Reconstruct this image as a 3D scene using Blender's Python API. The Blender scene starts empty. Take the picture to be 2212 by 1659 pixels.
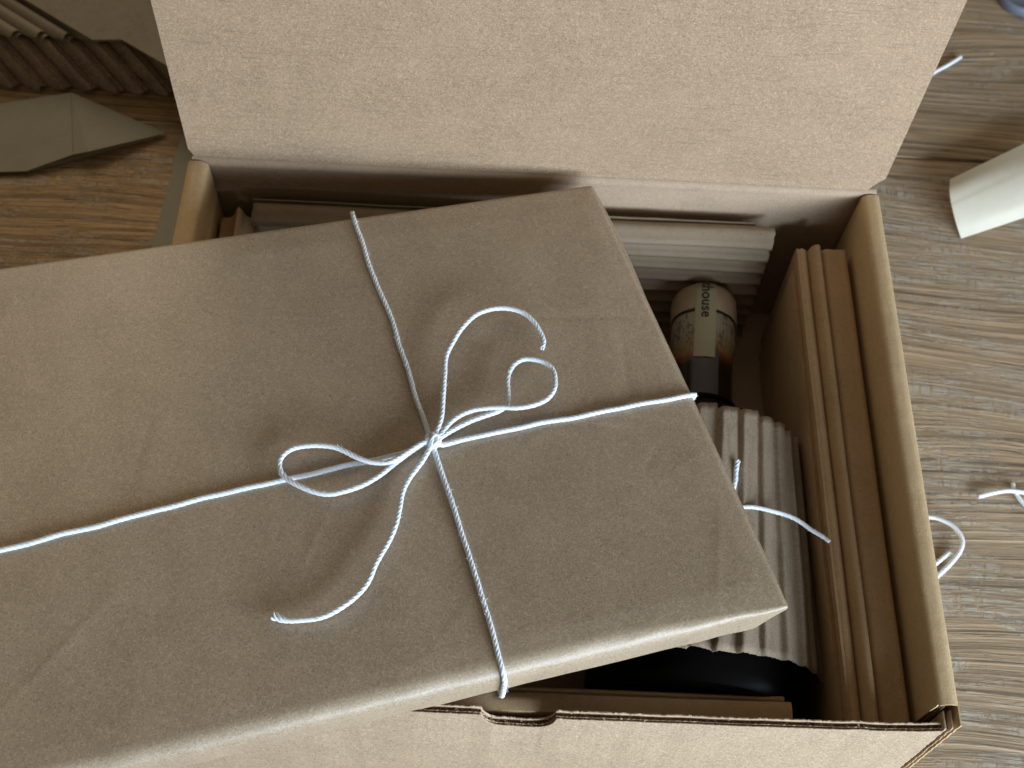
import bpy, bmesh, math, random
from mathutils import Vector, Matrix, noise
random.seed(7)

# ------------------------------------------------------------------ measurements (metres)
CAM = [0.12689, -0.12923, 0.5329, 0.53656, -0.04794, 0.02348, 2.77888]
PAR = [[-0.03337, -0.04693, 0.12628], [0.23939, 0.03492, 0.115], [0.17351, 0.2265, 0.10602], [-0.10109, 0.15101, 0.11699]]
PN = [0.02469, 0.05528, 0.99817]
LENGTHWISE = [[-0.05319, 0.03318, 0.12344], [-0.03078, 0.04111, 0.12244], [-0.00203, 0.05172, 0.12114], [0.02769, 0.06288, 0.11979], [0.0492, 0.0703, 0.11885], [0.05905, 0.07347, 0.11843], [0.07043, 0.07735, 0.11793], [0.08196, 0.0811, 0.11744], [0.09051, 0.08386, 0.11707], [0.09676, 0.08594, 0.1168], [0.10306, 0.08805, 0.11683], [0.10932, 0.09161, 0.11708], [0.11249, 0.09282, 0.11734], [0.1158, 0.09165, 0.11692], [0.12541, 0.09524, 0.11608], [0.14169, 0.10045, 0.11519], [0.15824, 0.10561, 0.11419], [0.17224, 0.1096, 0.11363], [0.1966, 0.11684, 0.11262], [0.20833, 0.12016, 0.11215]]
CROSSWISE = [[0.07451, 0.19846, 0.11112], [0.08329, 0.17235, 0.11235], [0.09288, 0.14955, 0.11338], [0.09835, 0.13295, 0.11416], [0.10255, 0.12077, 0.11493], [0.1067, 0.10788, 0.11584], [0.11065, 0.09663, 0.11697], [0.1125, 0.09271, 0.11754], [0.11353, 0.08875, 0.11734], [0.1173, 0.07816, 0.11723], [0.12099, 0.06761, 0.11752], [0.12594, 0.0531, 0.1179], [0.12987, 0.0414, 0.11845], [0.13413, 0.02843, 0.11907], [0.13665, 0.01973, 0.11948], [0.13909, 0.01207, 0.11985], [0.14012, 0.00982, 0.11995]]
LOOPL = [[0.11269, 0.09223, 0.11847], [0.10937, 0.0909, 0.11842], [0.10477, 0.08718, 0.11864], [0.10027, 0.08266, 0.1191], [0.09513, 0.07713, 0.11984], [0.08846, 0.07208, 0.12048], [0.08246, 0.06925, 0.12089], [0.07711, 0.06803, 0.12109], [0.07078, 0.06895, 0.12109], [0.06461, 0.07163, 0.1209], [0.06029, 0.07503, 0.12072], [0.05848, 0.07901, 0.12054], [0.05938, 0.08269, 0.12041], [0.06263, 0.08557, 0.12037], [0.06728, 0.08682, 0.12049], [0.07282, 0.08735, 0.12053], [0.07764, 0.08695, 0.12053], [0.08178, 0.08535, 0.12051], [0.08593, 0.08326, 0.12043], [0.09084, 0.08159, 0.1203], [0.09562, 0.08143, 0.12019], [0.09872, 0.08249, 0.12015], [0.10327, 0.08602, 0.11985], [0.10859, 0.09059, 0.11926], [0.11267, 0.09278, 0.11864]]
LOOPR = [[0.11292, 0.09261, 0.11864], [0.1156, 0.09557, 0.11851], [0.11863, 0.10021, 0.11848], [0.12256, 0.10362, 0.11859], [0.1274, 0.10586, 0.11875], [0.13311, 0.10698, 0.11895], [0.13803, 0.10737, 0.11921], [0.14297, 0.10723, 0.11939], [0.14874, 0.1086, 0.11917], [0.1537, 0.11152, 0.11869], [0.15663, 0.11587, 0.11807], [0.15747, 0.12007, 0.11762], [0.15662, 0.12516, 0.11726], [0.15364, 0.12854, 0.11715], [0.14938, 0.12999, 0.11717], [0.14514, 0.12985, 0.11718], [0.14181, 0.12738, 0.1172], [0.13979, 0.12334, 0.11718], [0.13933, 0.11837, 0.11726], [0.13978, 0.11346, 0.11742], [0.13929, 0.10946, 0.11766], [0.13646, 0.10652, 0.11789], [0.13159, 0.10416, 0.11794], [0.12594, 0.10154, 0.11792], [0.12037, 0.09797, 0.11796], [0.11566, 0.09428, 0.11818], [0.11271, 0.09195, 0.11848]]
TAILU = [[0.11255, 0.09193, 0.11849], [0.11366, 0.09545, 0.11857], [0.11527, 0.10188, 0.11887], [0.11561, 0.11139, 0.11884], [0.1154, 0.12037, 0.11834], [0.11558, 0.12854, 0.11789], [0.1178, 0.13527, 0.11771], [0.12089, 0.14217, 0.1175], [0.12578, 0.14878, 0.11727], [0.13172, 0.15197, 0.11719], [0.13777, 0.15307, 0.11698], [0.14388, 0.1518, 0.1169], [0.14828, 0.14831, 0.11674], [0.15095, 0.14403, 0.11641], [0.15275, 0.13919, 0.11613], [0.15219, 0.13563, 0.11609]]
TAILL = [[0.11272, 0.09176, 0.11849], [0.11173, 0.08922, 0.11836], [0.10902, 0.08331, 0.11865], [0.10546, 0.0766, 0.11921], [0.10314, 0.06998, 0.11994], [0.10241, 0.06361, 0.12051], [0.10153, 0.05642, 0.12123], [0.09954, 0.0502, 0.12182], [0.09634, 0.04233, 0.12254], [0.09395, 0.03475, 0.12301], [0.08997, 0.02893, 0.12324], [0.08515, 0.02478, 0.12328], [0.07952, 0.02182, 0.12329], [0.07305, 0.02041, 0.12322], [0.06792, 0.02022, 0.12316], [0.06333, 0.02176, 0.12309]]
KNOT = [0.11269, 0.09231, 0.11796]
LOOSE = [[[0.36935, 0.39892, 0.0012], [0.3772, 0.40422, 0.0012], [0.38296, 0.40878, 0.0012], [0.39192, 0.41543, 0.0013], [0.40039, 0.42191, 0.0016]], [[0.36329, 0.13726, 0.0026], [0.37144, 0.13975, 0.0026], [0.37817, 0.14084, 0.0032], [0.38563, 0.14073, 0.0024], [0.39356, 0.13946, 0.0014], [0.40067, 0.13566, 0.0012]], [[0.38167, 0.14572, 0.0014], [0.38187, 0.14182, 0.0011], [0.38513, 0.1352, 0.0011], [0.39267, 0.12905, 0.0011]], [[0.33082, 0.12618, 0.0012], [0.34024, 0.12582, 0.002], [0.3441, 0.12451, 0.003], [0.34876, 0.12118, 0.004], [0.35164, 0.1154, 0.004], [0.35037, 0.10955, 0.0034], [0.34605, 0.10396, 0.002], [0.34026, 0.09849, 0.0012], [0.33055, 0.09042, 0.0012]], [[0.33358, 0.09843, 0.0011], [0.33882, 0.1031, 0.0014], [0.3424, 0.10616, 0.0016], [0.34623, 0.10914, 0.0016]]]
INBOX = [[[0.22532, 0.08372, 0.087], [0.22953, 0.09535, 0.088], [0.23043, 0.10084, 0.0885], [0.23127, 0.1053, 0.089]], [[0.2235, 0.08466, 0.0885], [0.23363, 0.08612, 0.0875], [0.23818, 0.08605, 0.087], [0.24223, 0.0856, 0.0865], [0.24732, 0.08514, 0.085], [0.25192, 0.0839, 0.084], [0.25585, 0.08188, 0.0835], [0.2591, 0.07939, 0.0836], [0.26274, 0.07697, 0.084], [0.2656, 0.07444, 0.0842]]]
CURL = [[0.38015, 0.29008, 0.0003], [0.37611, 0.29585, 0.0065], [0.37344, 0.30396, 0.011], [0.37307, 0.31169, 0.0125], [0.37551, 0.32157, 0.0105], [0.4167, 0.30614, 0.0003], [0.41727, 0.31128, 0.0065], [0.41658, 0.32071, 0.011], [0.41705, 0.33176, 0.0125], [0.42058, 0.34941, 0.0105]]
ENV = [[-0.14153, 0.29967, 0.0026], [-0.11104, 0.30261, 0.0028], [-0.08273, 0.31578, 0.0012], [-0.04377, 0.33368, 0.0022], [-0.09754, 0.35559, 0.006], [-0.134, 0.34686, 0.004], [-0.15538, 0.34046, 0.004], [-0.08825, 0.31702, 0.0055], [-0.08352, 0.31421, 0.008]]
sc = bpy.context.scene
COL = sc.collection

# ------------------------------------------------------------------ camera
cam_d = bpy.data.cameras.new('camera')
cam = bpy.data.objects.new('camera', cam_d)
COL.objects.link(cam)
cam.location = CAM[:3]
cam.rotation_euler = CAM[3:6]
cam_d.sensor_width = 36.0
cam_d.lens = 36.0 * CAM[6] * 1000 / 2212
cam_d.clip_start = 0.01
cam_d.clip_end = 30
cam_d.dof.use_dof = True
cam_d.dof.focus_distance = 0.455
cam_d.dof.aperture_fstop = 20
sc.camera = cam

# ------------------------------------------------------------------ light: dim warm room, one low daylight window at the front right
world = bpy.data.worlds.new('World')
sc.world = world
world.use_nodes = True
bg = world.node_tree.nodes['Background']
bg.inputs['Color'].default_value = (1.0, 0.81, 0.56, 1)
bg.inputs['Strength'].default_value = 0.105

def area(name, loc, target, sx, sy, watts, color):
    l = bpy.data.lights.new(name, 'AREA')
    l.shape = 'RECTANGLE'; l.size = sx; l.size_y = sy
    l.energy = watts; l.color = color
    o = bpy.data.objects.new(name, l); COL.objects.link(o)
    o.location = loc
    o.rotation_euler = (Vector(target) - Vector(loc)).to_track_quat('-Z', 'Y').to_euler()
    return o
area('window_light', (0.80, -0.60, 0.315), (0.14, 0.05, 0.10), 1.15, 0.30, 21, (0.74, 0.87, 1.0))
area('room_light', (-0.30, 1.25, 0.95), (-0.05, 0.30, 0.0), 0.9, 0.7, 5.3, (1.0, 0.84, 0.62))
sc.view_settings.view_transform = 'Standard'
sc.view_settings.look = 'None'
sc.view_settings.exposure = 0.0
sc.view_settings.gamma = 1.0

# ------------------------------------------------------------------ node helpers
class NT:
    def __init__(s, name):
        s.m = bpy.data.materials.new(name); s.m.use_nodes = True
        s.n = s.m.node_tree.nodes; s.l = s.m.node_tree.links
        s.b = s.n['Principled BSDF']
        s.tc = s.n.new('ShaderNodeTexCoord')
    def mapping(s, scale=(1, 1, 1), rot=(0, 0, 0), loc=(0, 0, 0), src=None):
        m = s.n.new('ShaderNodeMapping')
        m.inputs['Scale'].default_value = scale
        m.inputs['Rotation'].default_value = rot
        m.inputs['Location'].default_value = loc
        s.l.new(src if src is not None else s.tc.outputs['Object'], m.inputs['Vector'])
        return m.outputs[0]
    def rotscale(s, rot, scale, loc=(0, 0, 0)):
        return s.mapping(scale, (0, 0, 0), loc, s.mapping((1, 1, 1), rot))
    def noise(s, vec, scale=1.0, detail=2.0, rough=0.5, dist=0.0):
        t = s.n.new('ShaderNodeTexNoise')
        t.inputs['Scale'].default_value = scale
        t.inputs['Detail'].default_value = detail
        t.inputs['Roughness'].default_value = rough
        t.inputs['Distortion'].default_value = dist
        s.l.new(vec, t.inputs['Vector'])
        return t.outputs['Fac']
    def voro(s, vec, scale=1.0, feature='F1', rand=1.0):
        t = s.n.new('ShaderNodeTexVoronoi'); t.feature = feature
        t.inputs['Scale'].default_value = scale
        t.inputs['Randomness'].default_value = rand
        s.l.new(vec, t.inputs['Vector'])
        return t.outputs['Distance']
    def rng(s, v, a, b, c=0.0, d=1.0, smooth=True):
        t = s.n.new('ShaderNodeMapRange')
        if smooth: t.interpolation_type = 'SMOOTHSTEP'
        for k, x in zip(('From Min', 'From Max', 'To Min', 'To Max'), (a, b, c, d)):
            t.inputs[k].default_value = x
        s.l.new(v, t.inputs['Value'])
        return t.outputs[0]
    def math(s, op, a, b=None):
        t = s.n.new('ShaderNodeMath'); t.operation = op
        for i, x in enumerate((a, b)):
            if x is None: continue
            if isinstance(x, (int, float)): t.inputs[i].default_value = x
            else: s.l.new(x, t.inputs[i])
        return t.outputs[0]
    def mix(s, fac, a, b, mode='MIX'):
        t = s.n.new('ShaderNodeMix'); t.data_type = 'RGBA'; t.blend_type = mode
        if isinstance(fac, (int, float)): t.inputs[0].default_value = fac
        else: s.l.new(fac, t.inputs[0])
        for i, x in ((6, a), (7, b)):
            if isinstance(x, (tuple, list)): t.inputs[i].default_value = (x[0], x[1], x[2], 1)
            else: s.l.new(x, t.inputs[i])
        return t.outputs[2]
    def ramp(s, fac, stops):
        t = s.n.new('ShaderNodeValToRGB')
        e = t.color_ramp.elements
        e[0].position = stops[0][0]; e[0].color = (*stops[0][1], 1)
        e[1].position = stops[-1][0]; e[1].color = (*stops[-1][1], 1)
        for p, c in stops[1:-1]:
            k = e.new(p); k.color = (*c, 1)
        s.l.new(fac, t.inputs[0])
        return t.outputs[0]
    def bump(s, h, dist, strength=1.0, normal=None):
        t = s.n.new('ShaderNodeBump')
        t.inputs['Distance'].default_value = dist
        t.inputs['Strength'].default_value = strength
        s.l.new(h, t.inputs['Height'])
        if normal is not None: s.l.new(normal, t.inputs['Normal'])
        return t.outputs[0]
    def out(s, color=None, rough=None, normal=None, spec=None):
        for k, x in (('Base Color', color), ('Roughness', rough), ('Normal', normal), ('Specular IOR Level', spec)):
            if x is None: continue
            if isinstance(x, (int, float)): s.b.inputs[k].default_value = x
            elif isinstance(x, (tuple, list)): s.b.inputs[k].default_value = (x[0], x[1], x[2], 1)
            else: s.l.new(x, s.b.inputs[k])
        return s.m

def kraft(name, base, plane='xy', rough=0.75, spec=0.3, fibre=0.22, blotch=0.12, streak=0.0, speck=0.6, bumpd=0.00006, fs=1.0):
    t = NT(name)
    ax = {'xy': 2, 'xz': 1, 'yz': 0}[plane]
    long_ax = {'xy': 0, 'xz': 0, 'yz': 1}[plane]
    fib = None
    for k, ang in enumerate((10, 55, 100, 145)):
        rot = [0, 0, 0]; rot[ax] = math.radians(ang)
        scl = [2300 * fs] * 3; scl[long_ax] = 520 * fs
        n = t.noise(t.rotscale(tuple(rot), tuple(scl), (k * 7.1, k * 3.3, 0)), 1.0, 1.0, 0.5)
        fib = n if fib is None else t.math('MAXIMUM', fib, n)
    light = t.rng(fib, 0.60, 0.74)
    drk = t.rng(t.noise(t.mapping((1500 * fs,) * 3, loc=(5, 5, 5)), 1.0, 1.0), 0.54, 0.70)
    blo = t.noise(t.mapping((55, 55, 55)), 1.0, 4.0, 0.6)
    blo2 = t.noise(t.mapping((330, 330, 330)), 1.0, 3.0, 0.6)
    b = Vector(base)
    c = t.mix(t.rng(blo, 0.3, 0.7, 0, 1), tuple(b * (1 - blotch)), tuple(b * (1 + blotch)))
    c = t.mix(t.rng(blo2, 0.3, 0.7, 0, 1), c, tuple(b * (1 + blotch * 0.3)), 'MIX')
    c = t.mix(t.math('MULTIPLY', light, fibre), c, tuple(min(0.9, x * 1.7 + 0.06) for x in b))
    c = t.mix(t.math('MULTIPLY', drk, fibre * 1.1), c, tuple(b * 0.45))
    if streak:
        scl = [1500] * 3; scl[long_ax] = 55
        st = t.rng(t.noise(t.mapping(tuple(scl)), 1.0, 2.0, 0.6), 0.56, 0.70)
        gate = t.rng(t.noise(t.mapping((45, 45, 60), loc=(3, 1, 2)), 1.0, 2.0), 0.40, 0.60)
        c = t.mix(t.math('MULTIPLY', t.math('MULTIPLY', st, gate), streak), c, tuple(b * 0.45))
    sp = t.rng(t.voro(t.mapping((260, 260, 260)), 1.0), 0.085, 0.04)
    c = t.mix(t.math('MULTIPLY', sp, speck), c, tuple(b * 0.22))
    h = t.math('ADD', t.math('MULTIPLY', fib, 0.7), t.math('MULTIPLY', blo2, 0.6))
    if streak:
        w = t.n.new('ShaderNodeTexWave'); w.bands_direction = 'Z'; w.inputs['Scale'].default_value = 50
        w.inputs['Distortion'].default_value = 0.6; w.inputs['Detail'].default_value = 2
        t.l.new(t.mapping((0.3, 1, 1)), w.inputs['Vector'])
        h = t.math('ADD', h, t.math('MULTIPLY', w.outputs['Fac'], 0.30))
        h = t.math('SUBTRACT', h, t.math('MULTIPLY', st, 0.5))
    return t.out(c, rough, t.bump(h, bumpd * 6, 0.5), spec)

K = Vector((0.45, 0.335, 0.235))
M = {}
M['parcel'] = kraft('parcel_kraft_paper', (0.395, 0.305, 0.210), 'xy', rough=0.42, spec=0.75, fibre=0.42, blotch=0.11, speck=0.45, bumpd=0.00003)
M['lid'] = kraft('lid_kraft_board', (0.425, 0.300, 0.195), 'xz', rough=0.8, fibre=0.55, blotch=0.12, streak=0.26, fs=1.3)
M['front'] = kraft('front_kraft_board', (0.46, 0.345, 0.238), 'xz', rough=0.8, fibre=0.50, blotch=0.10)
M['backw'] = kraft('back_wall_board', tuple(K * 1.05), 'xz', rough=0.78, fibre=0.25, blotch=0.08)
M['side'] = kraft('side_wall_board', (0.60, 0.43, 0.24), 'yz', rough=0.8, fibre=0.20, blotch=0.08)
M['pad'] = kraft('pad_board', (0.45, 0.305, 0.17), 'xy', rough=0.8, fibre=0.18, blotch=0.10)
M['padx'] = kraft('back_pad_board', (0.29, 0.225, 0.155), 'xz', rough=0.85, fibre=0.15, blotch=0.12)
M['sleeve'] = kraft('sleeve_paper', (0.25, 0.195, 0.135), 'xy', rough=0.85, fibre=0.3, blotch=0.16)
M['stack'] = kraft('stacked_sheet_paper', (0.27, 0.23, 0.175), 'xy', rough=0.85, fibre=0.15, blotch=0.15)
M['torn'] = kraft('torn_sheet_paper', (0.33, 0.265, 0.20), 'xy', rough=0.95, fibre=0.6, blotch=0.4, fs=0.6)
M['greypaper'] = kraft('grey_kraft_paper', (0.30, 0.28, 0.215), 'xy', rough=0.7, fibre=0.10, blotch=0.06, speck=0.2)
M['core'] = kraft('torn_board_core', (0.20, 0.13, 0.085), 'xy', rough=0.95, fibre=0.7, blotch=0.5)
M['edge'] = kraft('cut_liner_edge', (0.50, 0.37, 0.26), 'xy', rough=0.95, fibre=0.4, blotch=0.35)

t = NT('cotton_twine')
n1 = t.noise(t.mapping((2600, 2600, 2600)), 1, 2)
M['twine'] = t.out(t.mix(n1, (0.80, 0.87, 0.96), (0.88, 0.94, 1.0)), 0.9, t.bump(n1, 0.0002, 0.6), 0.15)
t.b.inputs['Subsurface Weight'].default_value = 0.0
t.b.inputs['Sheen Weight'].default_value = 0.3

t = NT('black_glass')
M['glass'] = t.out((0.004, 0.0035, 0.0035), 0.40, None, 0.06)
t = NT('neck_glass')     # clear neck with the dark spirit standing below the stopper
sep = t.n.new('ShaderNodeSeparateXYZ'); t.l.new(t.tc.outputs['Object'], sep.inputs[0])
wob = t.noise(t.mapping((180, 180, 180)), 1, 3)
yy = t.math('ADD', sep.outputs['Y'], t.math('MULTIPLY', t.math('SUBTRACT', wob, 0.5), 0.006))
col = t.ramp(t.rng(yy, 0.068, 0.100, 0, 1, False), [(0.0, (0.006, 0.004, 0.004)), (0.10, (0.02, 0.008, 0.004)), (0.22, (0.22, 0.065, 0.012)), (0.34, (0.30, 0.20, 0.09)), (0.6, (0.30, 0.28, 0.21)), (1.0, (0.36, 0.33, 0.26))])
scr = t.rng(t.noise(t.mapping((520, 220, 520)), 1, 3, 0.6, 1.2), 0.52, 0.60)
hi = t.rng(yy, 0.076, 0.082, 0, 1)
col = t.mix(t.math('MULTIPLY', t.math('MULTIPLY', scr, hi), 0.6), col, (0.03, 0.025, 0.02))
M['neck'] = t.out(col, 0.22, None, 0.5)
t = NT('stopper_beige'); n1 = t.noise(t.mapping((200, 200, 200)), 1, 3)
M['stopper'] = t.out(t.mix(n1, (0.36, 0.26, 0.17), (0.48, 0.37, 0.26)), 0.5)
t = NT('seal_paper'); n1 = t.noise(t.mapping((400, 400, 400)), 1, 2)
M['seal'] = t.out(t.mix(n1, (0.33, 0.31, 0.20), (0.38, 0.355, 0.235)), 0.55)
t = NT('neck_label'); n1 = t.noise(t.mapping((900, 900, 900)), 1, 2)
M['nlabel'] = t.out(t.mix(n1, (0.055, 0.047, 0.058), (0.09, 0.078, 0.09)), 0.6)
t = NT('black_print'); M['print'] = t.out((0.012, 0.012, 0.010), 0.6)
t = NT('cream_paper'); n1 = t.noise(t.mapping((150, 150, 150)), 1, 3)
M['cream'] = t.out(t.mix(n1, (0.58, 0.54, 0.43), (0.66, 0.62, 0.51)), 0.5)
t = NT('blue_grey_plastic'); M['bluegrey'] = t.out((0.17, 0.20, 0.26), 0.5)

def wood(name, seed, warm, weather):
    t = NT(name)
    R = (0, 0, math.radians(2.5))
    base = t.mapping((1, 1, 1), R, (seed * 1.7, seed * 0.37, 0))
    wv = t.noise(t.mapping((5, 12, 1), src=base), 1, 1)            # slow waviness bends the grain
    comb = t.n.new('ShaderNodeCombineXYZ')
    t.l.new(t.math('MULTIPLY', t.math('SUBTRACT', wv, 0.5), 0.03), comb.inputs[1])
    va = t.n.new('ShaderNodeVectorMath'); va.operation = 'ADD'
    t.l.new(base, va.inputs[0]); t.l.new(comb.outputs[0], va.inputs[1])
    g = va.outputs[0]
    big = t.noise(t.mapping((5, 120, 1), src=g), 1, 4, 0.6, 0.1)
    mid = t.noise(t.mapping((5.5, 520, 1), src=g), 1, 5, 0.7, 0.05)
    fine = t.noise(t.mapping((20, 1600, 1), src=g), 1, 3, 0.6)
    pore = t.rng(t.noise(t.mapping((42, 620, 1), (0, 0, 0), (3, 9, 0), g), 1, 3, 0.6), 0.60, 0.72)
    W = Vector(warm)
    wvt = t.n.new('ShaderNodeTexWave'); wvt.bands_direction = 'Y'; wvt.wave_profile = 'SAW'
    wvt.inputs['Scale'].default_value = 62; wvt.inputs['Distortion'].default_value = 3.0; wvt.inputs['Detail'].default_value = 4
    wvt.inputs['Detail Scale'].default_value = 0.35; wvt.inputs['Detail Roughness'].default_value = 0.65
    t.l.new(t.mapping((0.10, 1, 1), src=g), wvt.inputs['Vector'])
    band = wvt.outputs['Fac']
    mx = t.math('ADD', t.math('MULTIPLY', big, 0.42), t.math('ADD', t.math('MULTIPLY', mid, 0.42), t.math('MULTIPLY', band, 0.16)))
    c = t.ramp(mx, [(0.30, tuple(W * 0.36)), (0.42, tuple(W * 0.70)), (0.50, tuple(W)), (0.58, tuple(W * 1.18)), (0.70, (W[0] * 1.6, W[1] * 1.7, W[2] * 1.85))])
    c = t.mix(t.rng(fine, 0.3, 0.7), t.mix(1.0, c, (0.66, 0.66, 0.66), 'MULTIPLY'), t.mix(1.0, c, (1.28, 1.28, 1.28), 'MULTIPLY'))
    c = t.mix(t.math('MULTIPLY', pore, 0.7), c, tuple(W * 0.25))
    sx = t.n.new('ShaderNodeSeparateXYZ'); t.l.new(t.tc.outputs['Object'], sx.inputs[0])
    warm_light = t.rng(t.math('ADD', sx.outputs['X'], t.math('MULTIPLY', wv, 0.2)), 0.0, 0.30)      # warm light on the left end, painted into the board's colour
    c = t.mix(warm_light, t.mix(1.0, c, (1.22, 1.07, 0.84), 'MULTIPLY'), c)
    # greyed, flaking old finish
    wm = t.rng(t.noise(t.mapping((14, 42, 1), (0, 0, 0), (1, 4, 0), g), 1, 5, 0.7, 0.8), 0.60 - 0.22 * weather, 0.70 - 0.18 * weather)
    chip = t.rng(t.noise(t.mapping((26, 420, 1), src=base), 1, 5, 0.75, 0.1), 0.44, 0.54)
    crk = t.rng(t.noise(t.mapping((420, 60, 1), src=base), 1, 4, 0.7, 0.3), 0.40, 0.47)
    flk = t.math('MULTIPLY', t.math('MULTIPLY', wm, chip), t.math('ADD', t.math('MULTIPLY', crk, 0.9), 0.1))
    c = t.mix(t.math('MULTIPLY', flk, 0.10 + 0.62 * weather), c, (0.50, 0.46, 0.39))
    flk = t.math('MULTIPLY', flk, 1.0)
    h = t.math('ADD', t.math('MULTIPLY', mid, 1.0), t.math('ADD', t.math('MULTIPLY', fine, 0.4), t.math('ADD', t.math('MULTIPLY', pore, -0.5), t.math('MULTIPLY', flk, 0.5))))
    rg = t.rng(mid, 0.3, 0.7, 0.42, 0.62)
    return t.out(c, rg, t.bump(h, 0.0011, 0.8), 0.35)
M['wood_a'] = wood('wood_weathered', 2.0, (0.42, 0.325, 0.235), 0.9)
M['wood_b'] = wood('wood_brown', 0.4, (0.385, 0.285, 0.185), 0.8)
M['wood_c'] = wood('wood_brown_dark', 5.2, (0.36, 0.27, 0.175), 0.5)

# ------------------------------------------------------------------ mesh helpers
def empty(name, loc, label=None, cat=None, group=None):
    o = bpy.data.objects.new(name, None); COL.objects.link(o)
    o.location = loc; o.empty_display_size = 0.01
    tag(o, label, cat, group)
    return o
def tag(o, label=None, cat=None, group=None, kind=None):
    if label: o['label'] = label
    if cat: o['category'] = cat
    if group: o['group'] = group
    if kind: o['kind'] = kind
    return o
def mesh(name, verts, faces, mat, parent=None, smooth=False, loc=None, auto=None):
    """Vertices arrive in world metres; the object sits at its parent's base (or at loc)."""
    base = Vector(parent_loc(parent)) if parent is not None else Vector(loc or (0, 0, 0))
    me = bpy.data.meshes.new(name)
    me.from_pydata([tuple(Vector(v) - base) for v in verts], [], faces)
    bm = bmesh.new(); bm.from_mesh(me)
    bmesh.ops.recalc_face_normals(bm, faces=bm.faces)
    bm.to_mesh(me); bm.free()
    if isinstance(mat, (list, tuple)):
        for m in mat: me.materials.append(m)
    else: me.materials.append(mat)
    if smooth:
        for p in me.polygons: p.use_smooth = True
        if auto: me.set_sharp_from_angle(angle=math.radians(auto))
    o = bpy.data.objects.new(name, me); COL.objects.link(o)
    if parent is not None: o.parent = parent
    else: o.location = base
    return o
def parent_loc(p):
    v = Vector((0, 0, 0))
    while p is not None:
        v += p.location; p = p.parent
    return v
def grid(rows, close_u=False, close_v=False):
    nu, nv = len(rows), len(rows[0]); v = [p for r in rows for p in r]; f = []
    for i in range(nu if close_u else nu - 1):
        for j in range(nv if close_v else nv - 1):
            a, b = i, (i + 1) % nu; c, d = j, (j + 1) % nv
            f.append((a * nv + c, a * nv + d, b * nv + d, b * nv + c))
    return v, f
def solid(rows, th, up=None):
    """A sheet given as a grid of points, thickened by th along its own normals."""
    nu, nv = len(rows), len(rows[0])
    R_ = [[Vector(p) for p in r] for r in rows]
    low = []
    for i in range(nu):
        r = []
        for j in range(nv):
            du = R_[min(i + 1, nu - 1)][j] - R_[max(i - 1, 0)][j]
            dv = R_[i][min(j + 1, nv - 1)] - R_[i][max(j - 1, 0)]
            n = du.cross(dv); n = n.normalized() if n.length > 1e-12 else Vector((0, 0, 1))
            if up is not None and n.dot(Vector(up)) < 0: n = -n
            r.append(R_[i][j] - n * th)
        low.append(r)
    v, f = grid(R_)
    v2, f2 = grid(low); k = len(v)
    v += v2; f += [tuple(x + k for x in q) for q in f2]
    ring = [(i, 0) for i in range(nu)] + [(nu - 1, j) for j in range(1, nv)] + [(i, nv - 1) for i in range(nu - 2, -1, -1)] + [(0, j) for j in range(nv - 2, 0, -1)]
    for a in range(len(ring)):
        i0, j0 = ring[a]; i1, j1 = ring[(a + 1) % len(ring)]
        p, q = i0 * nv + j0, i1 * nv + j1
        f.append((p, q, q + k, p + k))
    return v, f
def prism(poly, a, b, axis):
    """poly: 2D outline; extruded between a and b on the axis."""
    def P(u, w, t):
        return {'x': (t, u, w), 'y': (u, t, w), 'z': (u, w, t)}[axis]
    n = len(poly)
    v = [P(u, w, a) for u, w in poly] + [P(u, w, b) for u, w in poly]
    f = [tuple(range(n)), tuple(range(n, 2 * n))] + [(i, (i + 1) % n, n + (i + 1) % n, n + i) for i in range(n)]
    return v, f
def nz(x, y=0.0, z=0.0): return noise.noise(Vector((x, y, z)))

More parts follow.
